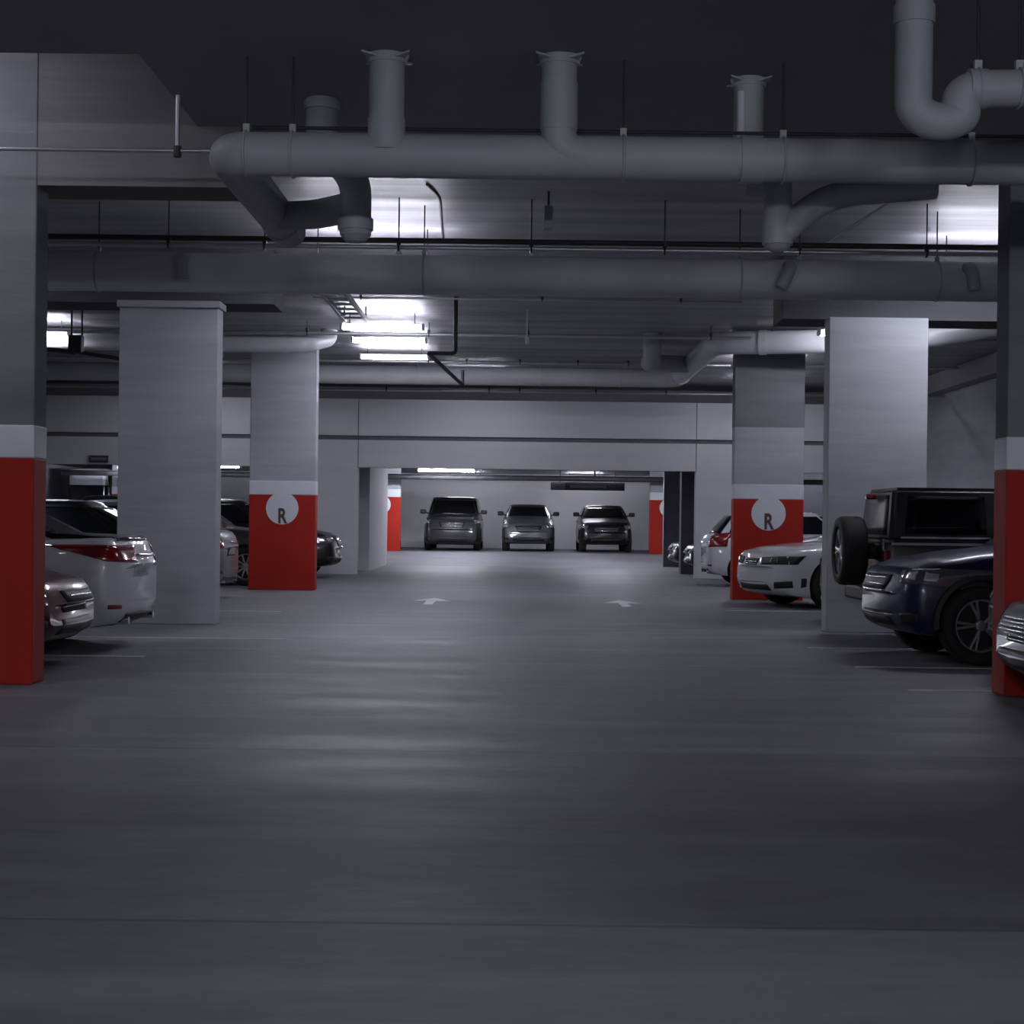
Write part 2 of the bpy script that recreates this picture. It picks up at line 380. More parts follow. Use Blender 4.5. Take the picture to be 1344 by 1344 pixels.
lamp(-4.7, 11.0, 4.80, 'added unseen fluorescent light under the raised strip at far left', 'tube_dim', top=4.95)  # added out of frame to light the face of the left beam
for x, y, s in ((-2.2, -2.0, 'left'), (4.8, -2.0, 'right'), (-2.2, -8.0, 'rear left'), (4.8, -8.0, 'rear right')):  # unseen fill lamps added behind the camera for near floor and pillar fronts
    lamp(x, y, 4.05, 'added overhead fluorescent light behind the viewer, %s' % s, 'tube_near', top=4.15)

# ------------------------------------------------------------------ pipes
def collar(t, p, axis, r, l=.05, name='coupling', m='pipe'):
    p = Vector(p); a = Vector(axis).normalized()
    MB().tube([p-a*l/2, p+a*l/2], r, 24).build(name, M[m], t, True, smooth=40)
def hanger(t, x, y, z0, z1, r, m='dark_metal'):
    c = MB(); pts = [(x, y+math.cos(k*PI/8)*(r+.006), z0+math.sin(k*PI/8)*(r+.006)) for k in range(17)]
    c.tube(pts, .009, 8); MB().tube([(x, y, z0+r+.03), (x, y, z1-.002)], .007, 8).build('hanger_rod', M['dark_metal'], t, True, smooth=50); c.box(x-.02, x+.02, y-.02, y+.02, z0+r-.01, z0+r+.05)
    c.build('hanger', M[m], t, True, smooth=40)

# near main pipe
Y1, Z1, R1 = 10.5, 3.534, .137
t = thing('drain_pipe', (0, Y1, Z1), 'long grey pipe crossing overhead, nearest the viewer', 'pipe', kind='thing')
MB().tube([(XR, Y1, Z1), (-1.86, Y1, Z1), (-1.86, 13.3, Z1)], R1, 28, fillet=.16).build('run', M['pipe'], t, True, smooth=50)
collar(t, (-1.86, 12.9, Z1), (0, 1, 0), R1+.015, .12)
collar(t, (1.42, Y1, Z1), (1, 0, 0), R1+.012, .14)
for x in (-1.86+.12, -1.45, .62, 1.62, 2.8): hanger(t, x, Y1, Z1, 4.15, R1, 'pipe')
MB().tube([(XR, Y1, Z1+R1+.03), (-1.7, Y1, Z1+R1+.03)], .012, 8).build('top_line', M['dark_metal'], t, True)  # thin dark tube along the top of the run
# drops and branches joined to it: parts of the same pipe, their fittings sub-parts
def flare(t, x, y, z, r):
    m_ = MB()
    for k in range(4):
        a = PI/4+k*PI/2
        m_.quadbox([(x+math.cos(a-.5)*r*1.0, y+math.sin(a-.5)*r*1.0, z-.035), (x+math.cos(a+.5)*r*1.0, y+math.sin(a+.5)*r*1.0, z-.035), (x+math.cos(a)*r*1.9, y+math.sin(a)*r*1.9, z-.014)], .012)
    m_.tube([(x, y, z-.05), (x, y, z)], [r*1.08, r*1.25], 24)
    m_.build('ceiling_flange', M['pipe'], t, True, smooth=40)
main = t
def part(name, pts, r, f=0):
    return MB().tube(pts, r, 24, fillet=f).build(name, M['pipe'], main, True, smooth=50)
d = part('drop_pipe', [(-1.40, 11.56, 4.148), (-1.40, 11.56, 3.86), (-1.17, 11.7, 3.62), (-1.17, 11.7, 3.30), (-1.17, 11.7, 3.24)], .11, .12)
collar(d, (-1.17, 11.7, 3.31), (0, 0, 1), .125, .08); collar(d, (-1.40, 11.56, 4.10), (0, 0, 1), .125, .06)
MB().tube([(-1.17, 11.70, 3.24), (-1.17, 11.70, 3.19)], [.11, .07], 24).build('end_plug', M['pipe'], d, True, smooth=50)
part('branch_pipe', [(-1.17, 11.7, 3.44), (-1.5, 12.1, 3.45), (-1.80, 12.45, 3.50)], .105, .12)
d = part('drop_pipe', [(-.86, 10.46, 4.148), (-.86, 10.46, Z1+.02)], .11); flare(d, -.86, 10.46, 4.148, .11)
MB().tube([(-.86, 10.46, Z1+.22), (-.86, 10.46, Z1+.02)], .118, 24).build('saddle', M['pipe'], d, True, smooth=50)
d = part('drop_pipe', [(.215, 10.45, 4.148), (.215, 10.45, Z1+.04), (.44, 10.47, Z1-.01)], .11, .14); flare(d, .215, 10.45, 4.148, .11)
collar(d, (.215, 10.45, 3.84), (0, 0, 1), .116, .30, 'sleeve')
d = part('drop_pipe', [(1.46, 10.92, 4.148), (1.46, 10.92, 3.56), (1.60, 10.8, 3.50)], .098, .1); flare(d, 1.46, 10.92, 4.148, .098)
MB().tube([(1.40, 10.84, 4.05), (1.40, 10.84, 3.62)], .028, 10).build('side_tube', M['pale_pipe'], d, True, smooth=50)
d = part('drop_pipe', [(1.70, 11.2, 3.62), (1.70, 11.2, 3.14)], .094)
MB().tube([(1.70, 11.2, 3.14), (1.70, 11.2, 3.10), (1.70, 11.2, 3.07)], [.096, .08, .03], 24).build('end_plug', M['pipe'], d, True, smooth=50)
collar(d, (1.70, 11.2, 3.20), (0, 0, 1), .102, .16); collar(d, (1.55, 11.0, 3.50), (1, .2, -.3), .11, .1)
part('branch_pipe', [(1.70, 11.2, 3.18), (2.02, 11.2, 3.46), (2.75, 11.2, 3.53)], .09, .22)
# big trap at upper right
t = thing('drain_pipe', (2.3, 10.0, 3.7), 'thick grey pipe with U shaped trap at upper right', 'pipe', kind='thing')
yb = 9.1; k = yb/2200
def P(px, py, D, r=.0): return ((px-682)*D/2200, D, EYE+(685+.012*(px-682)-py)*D/2200)
trap = [P(1192, -60, yb), P(1192, 120, yb), P(1196, 160, yb), P(1226, 166, yb), P(1248, 145, yb), P(1250, 122, yb), P(1300, 117, yb), P(1420, 118, yb)]
trap = [P(1192, -15, yb)[:2]+(4.15,), P(1192, 95, yb)] + [P(1229-37*math.cos(a), 132+28*math.sin(a)+0, yb) for a in (.0, .35, .7, 1.05, 1.4, 1.75, 2.1, 2.4)] + [P(1252, 128, yb), P(1270, 117, yb), P(1330, 116, yb), P(1700, 119, yb)]
MB().tube(trap, .101, 24, fillet=.05).build('run', M['pipe'], t, True, smooth=50)
collar(t, P(1192, 20, yb), (0, 0, 1), .112, .10); collar(t, P(1275, 117, yb), (1, 0, 0), .109, .10)
for px in (1276, 1330): 
    p = P(px, 116, yb); hanger(t, p[0], p[1], p[2], 4.15, .10, 'pipe')
# second large pipe
Y2, Z2, R2 = 17.0, 3.74, .20
t = thing('drain_pipe', (0, Y2, Z2), 'large grey pipe crossing overhead in front of the bare pillars', 'pipe', kind='thing')
MB().tube([(XL+.01, Y2, Z2), (XR, Y2, Z2)], R2, 32).build('run', M['pipe_pale_grey'], t, True, smooth=50)
def stub(px, D, z, flip=1):
    x = (px-682)*D/2200
    MB().tube([(x+.0, Y2-.14, Z2+.11), (x, Y2-.30, Z2+.09), (x-.10*flip, Y2-.30, Z2-.13)], .065, 16, fillet=.1).build('stub_elbow', M['pipe'], t, True, smooth=50)
stub(1032, 16.8, 0); stub(1268, 16.8, 0, -.3); stub(235, 16.8, 0, -.3)
for x in (-4.3, -1.0, 2.2, 4.2): hanger(t, x, Y2, Z2, 4.45, R2, 'pipe')
# sprinkler line over the second pipe
Yc, Zc = 16.6, 3.955
t = thing('sprinkler_pipe', (0, Yc, Zc), 'thin steel sprinkler line above the second large pipe', 'pipe', kind='thing')
MB().tube([(XL+.01, Yc, Zc), (XR, Yc, Zc)], .022, 12).build('run', M['steel'], t, True, smooth=50)
MB().tube([(XL, Yc+.05, Zc+.075), (XR, Yc+.05, Zc+.075)], .028, 12).build('dark_run', M['dark_metal'], t, True, smooth=50)  # second tube, dark, just above the steel one
for px in (217, 343, 519, 693, 868, 1045, 1212):
    x = (px-682)*Yc/2200; hanger(t, x, Yc, Zc, 4.45, .03)
for px in (519, 693, 1045):
    x = (px-682)*Yc/2200
    MB().tube([(x, Yc, Zc-.01), (x, Yc, Zc-.05), (x, Yc, Zc-.055), (x, Yc, Zc-.07)], [.016, .016, .032, .032], 10).build('sprinkler_head', M['steel'], t, True, smooth=40)
# thin conduit at left
t = thing('sprinkler_pipe', (-3, 11.5, 3.75), 'thin steel conduit at upper left ending at the nearest pipe', 'pipe', kind='thing')
MB().tube([(XL+.01, 11.5, 3.75), (-1.8, 11.5, 3.77)], .014, 12).build('run', M['steel'], t, True, smooth=50)
x = (227-682)*11.5/2200
MB().tube([(x, 11.5, 3.76), (x, 11.5, 4.16)], .016, 10).build('hanger_rod', M['steel'], t, True, smooth=50)
MB().tube([(x, 11.5, 3.725), (x, 11.5, 3.80)], .028, 10).build('clamp', M['dark_metal'], t, True, smooth=50)
# brace rod
t = MB().tube([P(1195, 245, 11.3), P(1075, 322, 19.07)], .012, 10).build('brace_rod', M['steel'], recentre=True, smooth=50)
tag(t, 'thin slanting steel rod under the ceiling at right', 'rod')
# small hanging sensor in mid ceiling
t = thing('ceiling_sensor', P(715, 300, 16.2), 'small grey sensor box hanging from the ceiling near the centre', 'sensor', kind='thing')
p = P(715, 284, 16.2)
MB().box(p[0]-.045, p[0]+.045, p[1]-.04, p[1]+.04, p[2]-.13, p[2]+.1, .01).build('box', M['pipe'], t, True)
MB().tube([(p[0], p[1], p[2]+.1), (p[0], p[1], 4.448)], .012, 8).build('hanger_rod', M['dark_metal'], t, True)
# wavy cable on ceiling
t = MB().tube([P(555, 240, 15.9)[:2]+(4.44,), P(572, 262, 16.5)[:2]+(4.44,), P(574, 290, 17.6)[:2]+(4.44,), P(578, 322, 19.2)[:2]+(4.44,)], .012, 8, fillet=.3).build('ceiling_cable', M['dark_metal'], recentre=True, smooth=50)
tag(t, 'dark cable snaking over the lit ceiling patch', 'cable')

# far pale pipe, bending towards the viewer at right
t = thing('drain_pipe', (0, 34, 4.2), 'long pale pipe under the far ceiling, bent at its right end', 'pipe', kind='thing')
MB().tube([(XL+.01, 34, 4.2), (3.14, 34, 4.2), (3.14, 27.3, 4.2), (6.0, 26.6, 4.2), (7.3, 22.5, 4.18), (7.3, 21, 4.18)], .19, 28, fillet=.35).build('run', M['pale_pipe'], t, True, smooth=50)
for x in (-6.5, -4.2, -2.1, .4, 2.0): hanger(t, x, 34, 4.2, 4.45, .19, 'pale_pipe')
collar(t, (3.14, 33.0, 4.2), (0, 1, 0), .205, .12, m='pale_pipe'); collar(t, (3.9, 27.11, 4.2), (1, -.24, 0), .205, .12, m='pale_pipe')
MB().tube([(3.14, 31.0, 4.2), (2.2, 29.0, 4.02), (2.2, 28.2, 4.0), (2.2, 28.2, 4.448)], .155, 24, fillet=.3).build('drop_branch', M['pipe'], t, True, smooth=50)
t = thing('drain_pipe', (-4, 27.6, 4.15), 'pale pipe stub ending above the left R sign pillar', 'pipe', kind='thing')
MB().tube([(XL+.01, 27.6, 4.13), (-3.55, 27.6, 4.13), (-3.25, 28.2, 4.30), (-3.25, 28.3, 4.448)], .14, 24, fillet=.2).build('run', M['pale_pipe'], t, True, smooth=50)
collar(t, (-3.9, 27.6, 4.13), (1, 0, 0), .152, .12, m='pale_pipe')
# thin transverse sprinkler lines
def tline(y, z, r, label, pxs, m='steel', x0=XL, x1=XR):
    t = thing('sprinkler_pipe', (0, y, z), label, 'pipe', 'thin sprinkler lines under the far ceiling', kind='thing')
    MB().tube([(x0+.01, y, z), (x1-.01, y, z)], r, 10).build('run', M[m], t, True, smooth=50)
    for px in pxs: hanger(t, (px-682)*y/2200, y, z, 4.45, r)
tline(23.6, 4.38, .014, 'thin steel line under ceiling, first behind the bare pillars', (470, 708, 890), 'steel', -2.95, 3.1)
tline(27.0, 4.25, .028, 'thin steel line under the ceiling, level with the R sign pillar tops', (400, 560, 690, 930, 1010), 'steel')
tline(33.0, 4.38, .03, 'thin steel line just above the far pale pipe', (560, 610, 680, 756, 822), 'steel')
tline(35.2, 3.98, .025, 'thin steel line below the far pale pipe', (505, 640, 680, 780, 872), 'steel', XL, XR)
# dark conduit drop, cable rack, junction box
p0 = P(595, 391, 23.9)
t = MB().tube([(-.945, 23.9, 4.448), (-.945, 23.9, 3.64), (-1.33, 23.9, 3.64), (-1.03, 29.4, 3.64), (-1.03, 29.4, 3.9)], .03, 10, fillet=.06).build('electrical_conduit', M['dark_metal'], recentre=True, smooth=50)
tag(t, 'dark conduit dropping from the ceiling right of the bright strip lights', 'conduit')
t = thing('cable_ladder', (-2.6, 23.5, 4.2), 'grey ladder rack hanging left of the bright strip lights', 'cable rack', kind='thing')
for dx in (-.16, .16):
    MB().box(-2.5+dx-.02, -2.5+dx+.02, 22.0, 25.3, 4.22, 4.29).build('rail', M['pipe'], t, True)
for i in range(6):
    y = 22.3+i*.52; MB().box(-2.66, -2.34, y-.03, y+.03, 4.235, 4.265).build('rung', M['pipe'], t, True)
for y in (22.3, 25.1):
    for dx in (-.16, .16): MB().tube([(-2.5+dx, y, 4.28), (-2.5+dx, y, 4.448)], .012, 8).build('hanger_rod', M['dark_metal'], t, True)
pj = P(97, 450, 22.5)
t = thing('junction_box', pj, 'dark hanging box with rods and cable at far left under ceiling', 'junction box', kind='thing')
MB().box(pj[0]-.09, pj[0]+.09, pj[1]-.08, pj[1]+.08, pj[2]-.14, pj[2]+.1, .015).build('box', M['dark_metal'], t, True)
for dx in (-.06, .08): MB().tube([(pj[0]+dx, pj[1], pj[2]+.09), (pj[0]+dx, pj[1], 4.448)], .014, 8).build('hanger_rod', M['dark_metal'], t, True)
MB().tube([(pj[0], pj[1], pj[2]-.13), (pj[0]-.5, pj[1], pj[2]-.08), (pj[0]-2, pj[1], pj[2]+.0)], .03, 8, fillet=.3).build('cable', M['dark_metal'], t, True, smooth=50)
MB().tube([(pj[0], pj[1], pj[2]-.12), (pj[0]+.4, pj[1], pj[2]-.18), (pj[0]+1.2, pj[1], pj[2]-.30)], .025, 8, fillet=.3).build('cable', M['dark_metal'], t, True, smooth=50)
# pendant sprinkler in middle of the ceiling
pp = P(689, 447, 25.2)
t = MB().box(pp[0]-.03, pp[0]+.03, pp[1]-.03, pp[1]+.03, pp[2]-.06, pp[2]+.06, .008).tube([(pp[0], pp[1], pp[2]+.05), (pp[0], pp[1], 4.448)], .01, 8).build('smoke_detector', M['white_paint'], recentre=True)
tag(t, 'tiny white detector hanging in the middle of the far ceiling', 'detector')
# conduit inside the back bay and hanging sign
t = thing('sprinkler_pipe', (0, 51.2, 2.6), 'dark line crossing the top of the middle opening', 'pipe', 'thin sprinkler lines under the far ceiling', kind='thing')
MB().tube([(-14, 51.2, 2.59), (14, 51.2, 2.59)], .085, 14).build('run', M['dark_metal'], t, True, smooth=50)
for px in (630, 780): 
    x = (px-682)*51.2/2200; MB().tube([(x, 51.2, 2.6), (x, 51.2, 2.96)], .02, 8).build('hanger', M['dark_metal'], t, True)
M['sign'] = mat('sign_face', (.028, .028, .036), .5, col2=(.04, .04, .05))
M['sign_grey'] = mat('sign_grey', (.16, .16, .18), .5, col2=(.13, .13, .15))
t = thing('hanging_sign', (2.18, 54.5, 2.3), 'long dark sign hanging above the two parked cars', 'sign', kind='thing')
MB().box(1.0, 3.40, 54.45, 54.53, 2.30, 2.56, .01).build('board', M['sign'], t, True)
MB().box(1.01, 1.46, 54.44, 54.455, 2.31, 2.55).build('grey_panel', M['sign_grey'], t, True)
MB().box(1.62, 2.80, 54.44, 54.455, 2.375, 2.47).build('lettering_strip', M['sign_grey'], t, True)
for x in (1.3, 3.1): MB().tube([(x, 54.49, 2.55), (x, 54.49, 2.96)], .01, 8).build('hanger_rod', M['dark_metal'], t, True)
t = thing('hanging_sign', (-12, 45, 2.4), 'small dark sign on the cross wall at far left', 'sign', kind='thing')
xs = (129-682)*38.5/2200
MB().box(xs-.22, xs+.22, 38.44, 38.495, 2.50, 2.66, .005).build('board', M['sign'], t, True)
MB().box(xs-.17, xs+.17, 38.43, 38.442, 2.55, 2.61).build('lettering_strip', M['sign_grey'], t, True)
t = thing('hanging_sign', (6.7, 45, 2.4), 'dark sign seen in the gap between the two right pillars', 'sign', kind='thing')
MB().box(6.35, 7.15, 39.3, 39.36, 2.20, 2.32, .005).build('board', M['sign'], t, True)
MB().tube([(6.6, 39.33, 2.3), (6.6, 39.33, 2.96)], .01, 8).build('hanger_rod', M['dark_metal'], t, True)

#CARS-BEGIN
# ------------------------------------------------------------------ cars (nose along +x, origin on the ground)
def interp(tab, x):
    if x <= tab[0][0]: return tab[0][1]
    for (a, va), (b, vb) in zip(tab, tab[1:]):
        if x <= b:
            u = (x-a)/(b-a); u = u*u*(3-2*u)*.45+u*.55
            return va+(vb-va)*u
    return tab[-1][1]
SECT = [(0, 0), (.70, 0), (.92, .015), (.975, .10), (.995, .28), (1, .50), (.995, .66), (.975, .80), (.945, .90), (.88, .965), (.74, 1.0), (.4, 1.018), (0, 1.022)]
def body_shell(sp):
    L, W = sp['L'], sp['W']; hw = W/2; bm = bmesh.new()
    N = 56; rings = []
    xs = [-math.cos(PI*i/N)*L/2*.35 + (-1+2*i/N)*L/2*.65 for i in range(N+1)]
    for x in xs:
        d = L/2-x; t = abs(x)/(L/2)
        zt = interp(sp['top'], d); zb = sp['zb'] + .10*max(0, (t-.80)/.20)**2
        taper = sp.get('tf', .12) if x > 0 else sp.get('tr', .09)
        h = hw*(1-taper*t**5)
        q = max(0, (t-.955)/.045); k = math.sqrt(max(0, 1-.72*q*q)); zm = .5*(zb+zt)
        h *= 1-.16*q*q
        pts = []
        for fy, fz in SECT:
            z = zb+(zt-zb)*fz; z = zm+(z-zm)*k
            pts.append((h*fy, z))
        ring = [bm.verts.new((x, y, z)) for y, z in pts] + [bm.verts.new((x, -y, z)) for y, z in pts[-2:0:-1]]
        rings.append(ring)
    n = len(rings[0])
    for a, b in zip(rings, rings[1:]):
        for i in range(n): bm.faces.new((a[i], a[(i+1) % n], b[(i+1) % n], b[i]))
    bm.faces.new(rings[0][::-1]); bm.faces.new(rings[-1])
    for v in bm.verts:
        k = v.co.x/(L/2); v.co.x -= (sp.get('bow', .20) if k > 0 else .15)*(v.co.y/hw)**2*k**3
    bmesh.ops.recalc_face_normals(bm, faces=bm.faces)
    # wheel arches
    me = bpy.data.meshes.new('tmp'); bm.to_mesh(me); bm.free(); ob = bpy.data.objects.new('tmp', me); COL.objects.link(ob)
    cb = bmesh.new(); r = sp['r']; axles = (L/2-sp['fo'], L/2-sp['fo']-sp['wb'])
    for ax in axles:
        for s in (-1, 1):
            y0, y1 = s*(hw-.34), s*(hw+.2)
            mtx = Matrix.Translation((ax, (y0+y1)/2, r+.015)) @ Matrix.Rotation(PI/2, 4, 'X')
            bmesh.ops.create_cone(cb, cap_ends=True, segments=40, radius1=r*1.13, radius2=r*1.13, depth=abs(y1-y0), matrix=mtx)
    cm = bpy.data.meshes.new('tmpc'); cb.to_mesh(cm); cb.free(); co_ = bpy.data.objects.new('tmpc', cm); COL.objects.link(co_)
    md = ob.modifiers.new('b', 'BOOLEAN'); md.operation = 'DIFFERENCE'; md.object = co_; md.solver = 'EXACT'
    dg = bpy.context.evaluated_depsgraph_get(); dg.update()
    res = bpy.data.meshes.new_from_object(ob.evaluated_get(dg))
    out = bmesh.new(); out.from_mesh(res)
    bpy.data.objects.remove(ob); bpy.data.objects.remove(co_); bpy.data.meshes.remove(me); bpy.data.meshes.remove(cm); bpy.data.meshes.remove(res)
    for f in out.faces:
        c = f.calc_center_median(); f.smooth = True; f.material_index = 0
        for ax in axles:
            rr = math.hypot(c.x-ax, c.z-r-.015)
            if rr < r*1.14 and abs(c.y) < hw*1.02 and (abs(c.y) < hw-.335 or rr > r*1.05) and f.normal.dot(Vector((c.x-ax, 0, c.z-r-.015))) < .02 and abs(c.y) > hw*.45:
                f.material_index = 1
    return out, axles
def greenhouse(bm, sp):
    g = sp['gh']; L = sp['L']; K = 60; ex = g.get('ex', 5.5)
    lv = []
    for i in range(9):
        v = i/8; c = v**1.12
        lv.append((g['z0']+(g['z1']-g['z0'])*v, L/2-(g['b'][0]+(g['r'][0]-g['b'][0])*v), L/2-(g['b'][1]+(g['r'][1]-g['b'][1])*v), g['w0']+(g['w1']-g['w0'])*c))
    zt, xf, xr, w = lv[-1]; xc = (xf+xr)/2; a = (xf-xr)/2
    for sc, dz in ((.965, .030), (.86, .048), (.6, .062), (.3, .068)):
        lv.append((zt+dz*g.get('crown', 1), xc+a*sc, xc-a*sc, w*sc))
    prev = None
    for z, xf, xr, w in lv:
        xc, a = (xf+xr)/2, (xf-xr)/2; ring = []
        for k in range(K):
            th = 2*PI*k/K; c, s = math.cos(th), math.sin(th)
            ring.append(bm.verts.new((xc+a*math.copysign(abs(c)**(2/ex), c), w*math.copysign(abs(s)**(2/ex), s), z)))
        if prev:
            for k in range(K):
                f = bm.faces.new((prev[k], prev[(k+1) % K], ring[(k+1) % K], ring[k])); f.smooth = True
        prev = ring
    f = bm.faces.new(prev); f.smooth = True
def patch(mb, bvh, corners, d, n=10, m=5, off=.006, dep=.016):
    d = Vector(d).normalized(); c = [Vector(p) for p in corners]; bm = mb.bm
    top, low = [], []
    for j in range(m+1):
        rt, rl = [], []
        for i in range(n+1):
            u, v = i/n, j/m
            p = (c[0]*(1-u)+c[1]*u)*(1-v)+(c[3]*(1-u)+c[2]*u)*v
            h = bvh.ray_cast(p+d*2.5, -d)
            if h[0] is None: h = bvh.find_nearest(p)
            nn = h[1]
            if nn.dot(d) < 0: nn = -nn
            rt.append(bm.verts.new(h[0]+nn*off)); rl.append(h[0]-nn*dep)
        top.append(rt); low.append(rl)
    for j in range(m):
        for i in range(n):
            f = bm.faces.new((top[j][i], top[j][i+1], top[j+1][i+1], top[j+1][i])); f.smooth = True
    loop = [(0, i) for i in range(n)] + [(j, n) for j in range(m)] + [(m, i) for i in range(n, 0, -1)] + [(j, 0) for j in range(m, 0, -1)]
    lv = [bm.verts.new(low[j][i]) for j, i in loop]; q = len(loop)
    for k in range(q):
        a, b = loop[k], loop[(k+1) % q]
        bm.faces.new((top[a[0]][a[1]], top[b[0]][b[1]], lv[(k+1) % q], lv[k]))
    return mb
WCACHE = {}
def wheel(parent, loc, r, wd, style, s, rimm):
    key = (round(r, 3), wd, style, s, rimm)
    if key not in WCACHE:
        bm = bmesh.new(); rr = r*.69
        prof = [(rr*.97, -wd*.42), (rr*1.05, -wd*.5), (r*.93, -wd*.5), (r*.985, -wd*.40), (r, -wd*.25), (r, wd*.25), (r*.985, wd*.40), (r*.93, wd*.5), (rr*1.05, wd*.5), (rr*.97, wd*.42)]
        K = 40; rg = []
        for a in range(K):
            th = 2*PI*a/K; rg.append([bm.verts.new((p*math.cos(th), y, p*math.sin(th))) for p, y in prof])
        for a in range(K):
            b = (a+1) % K
            for i in range(len(prof)):
                j = (i+1) % len(prof); f = bm.faces.new((rg[a][i], rg[a][j], rg[b][j], rg[b][i])); f.smooth = True
        bmesh.ops.recalc_face_normals(bm, faces=bm.faces)
        me = bpy.data.meshes.new('wheel'); bm.to_mesh(me); bm.free(); me.materials.append(M['rubber'])
        mb = MB(); yo = s*wd*.40; yi = s*wd*.10
        # barrel + lip
        for (ra, rb) in ((rr*.985, rr*.90),):
            A = []
            for a in range(K):
                th = 2*PI*a/K; cs, sn = math.cos(th), math.sin(th)
                A.append([mb.bm.verts.new((q*cs, y, q*sn)) for q, y in ((ra, yo), (rb, yo*.98), (rb*.97, -s*wd*.3), (ra, -s*wd*.3))])
            for a in range(K):
                b = (a+1) % K
                for i in range(4): mb.bm.faces.new((A[a][i], A[a][(i+1) % 4], A[b][(i+1) % 4], A[b][i]))
        ns = style; 
        for k in range(ns):
            for tw in ((-.13, .13) if ns <= 6 else (0,)):
                th = 2*PI*k/ns; t2 = th+tw
                p0 = Vector((math.cos(th)*rr*.14, yo*.80, math.sin(th)*rr*.14)); p1 = Vector((math.cos(t2)*rr*.93, yo*.92, math.sin(t2)*rr*.93))
                mb.tube([p0, (p0+p1)/2+Vector((0, yo*.06, 0)), p1], rr*.062 if ns <= 6 else rr*.07, 8)
        mb.tube([(0, yo*.55, 0), (0, yo*.95, 0), (0, yo*1.0, 0)], [rr*.22, rr*.2, rr*.12], 20)
        nf = len(mb.bm.faces); mb.tube([(0, -s*wd*.05, 0), (0, s*wd*.05, 0)], rr*.93, 28)
        mb.bm.faces.ensure_lookup_table()
        for f in mb.bm.faces[nf:]: f.material_index = 1
        bmesh.ops.recalc_face_normals(mb.bm, faces=mb.bm.faces)
        m2 = bpy.data.meshes.new('rim'); mb.bm.to_mesh(m2); mb.bm.free(); m2.materials.append(M[rimm]); m2.materials.append(M['black_trim'])
        WCACHE[key] = (me, m2)
    me, m2 = WCACHE[key]
    w = bpy.data.objects.new('wheel', me); COL.objects.link(w); w.parent = parent; w.location = loc
    q = bpy.data.objects.new('rim', m2); COL.objects.link(q); q.parent = w
    return w
SEDAN = dict(L=4.85, W=1.84, zb=.20, fo=.95, wb=2.80, r=.335, top=[(0, .62), (.12, .72), (.5, .82), (1.0, .92), (1.4, .97), (3.2, 1.0), (4.1, 1.04), (4.70, 1.055), (4.85, .96)],
             gh=dict(b=(1.15, 4.50), r=(2.15, 3.45), z0=.88, z1=1.40, w0=.86, w1=.60), belt=1.0)
SUV = dict(L=4.62, W=1.84, zb=.24, fo=.88, wb=2.70, r=.36, top=[(0, .74), (.10, .88), (.35, .97), (.9, 1.05), (1.3, 1.09), (3.6, 1.12), (4.45, 1.12), (4.62, 1.02)],
           gh=dict(b=(1.10, 4.56), r=(2.0, 4.05), z0=.98, z1=1.60, w0=.86, w1=.64), belt=1.12)
HATCH = dict(L=4.3, W=1.80, zb=.21, fo=.86, wb=2.62, r=.33, top=[(0, .66), (.12, .77), (.5, .88), (1.0, .97), (1.3, 1.0), (3.4, 1.04), (4.15, 1.04), (4.3, .96)],
             gh=dict(b=(1.0, 4.24), r=(1.95, 3.75), z0=.9, z1=1.46, w0=.85, w1=.63), belt=1.04)
VAN = dict(L=5.1, W=1.92, zb=.19, fo=.95, wb=3.05, r=.345, top=[(0, .82), (.10, .98), (.4, 1.06), (.85, 1.12), (1.1, 1.14), (4.9, 1.14), (5.1, 1.06)],
           gh=dict(b=(.85, 5.06), r=(1.75, 4.75), z0=1.0, z1=1.70, w0=.90, w1=.74), belt=1.15)
COUPE = dict(L=4.78, W=1.92, zb=.17, fo=.95, wb=2.85, r=.355, top=[(0, .74), (.08, .84), (.4, .91), (1.0, .97), (1.5, 1.0), (3.3, 1.0), (4.2, 1.06), (4.7, 1.06), (4.78, .96)],
             gh=dict(b=(1.45, 4.35), r=(2.55, 3.35), z0=.9, z1=1.30, w0=.86, w1=.58), belt=1.0, tf=.16)
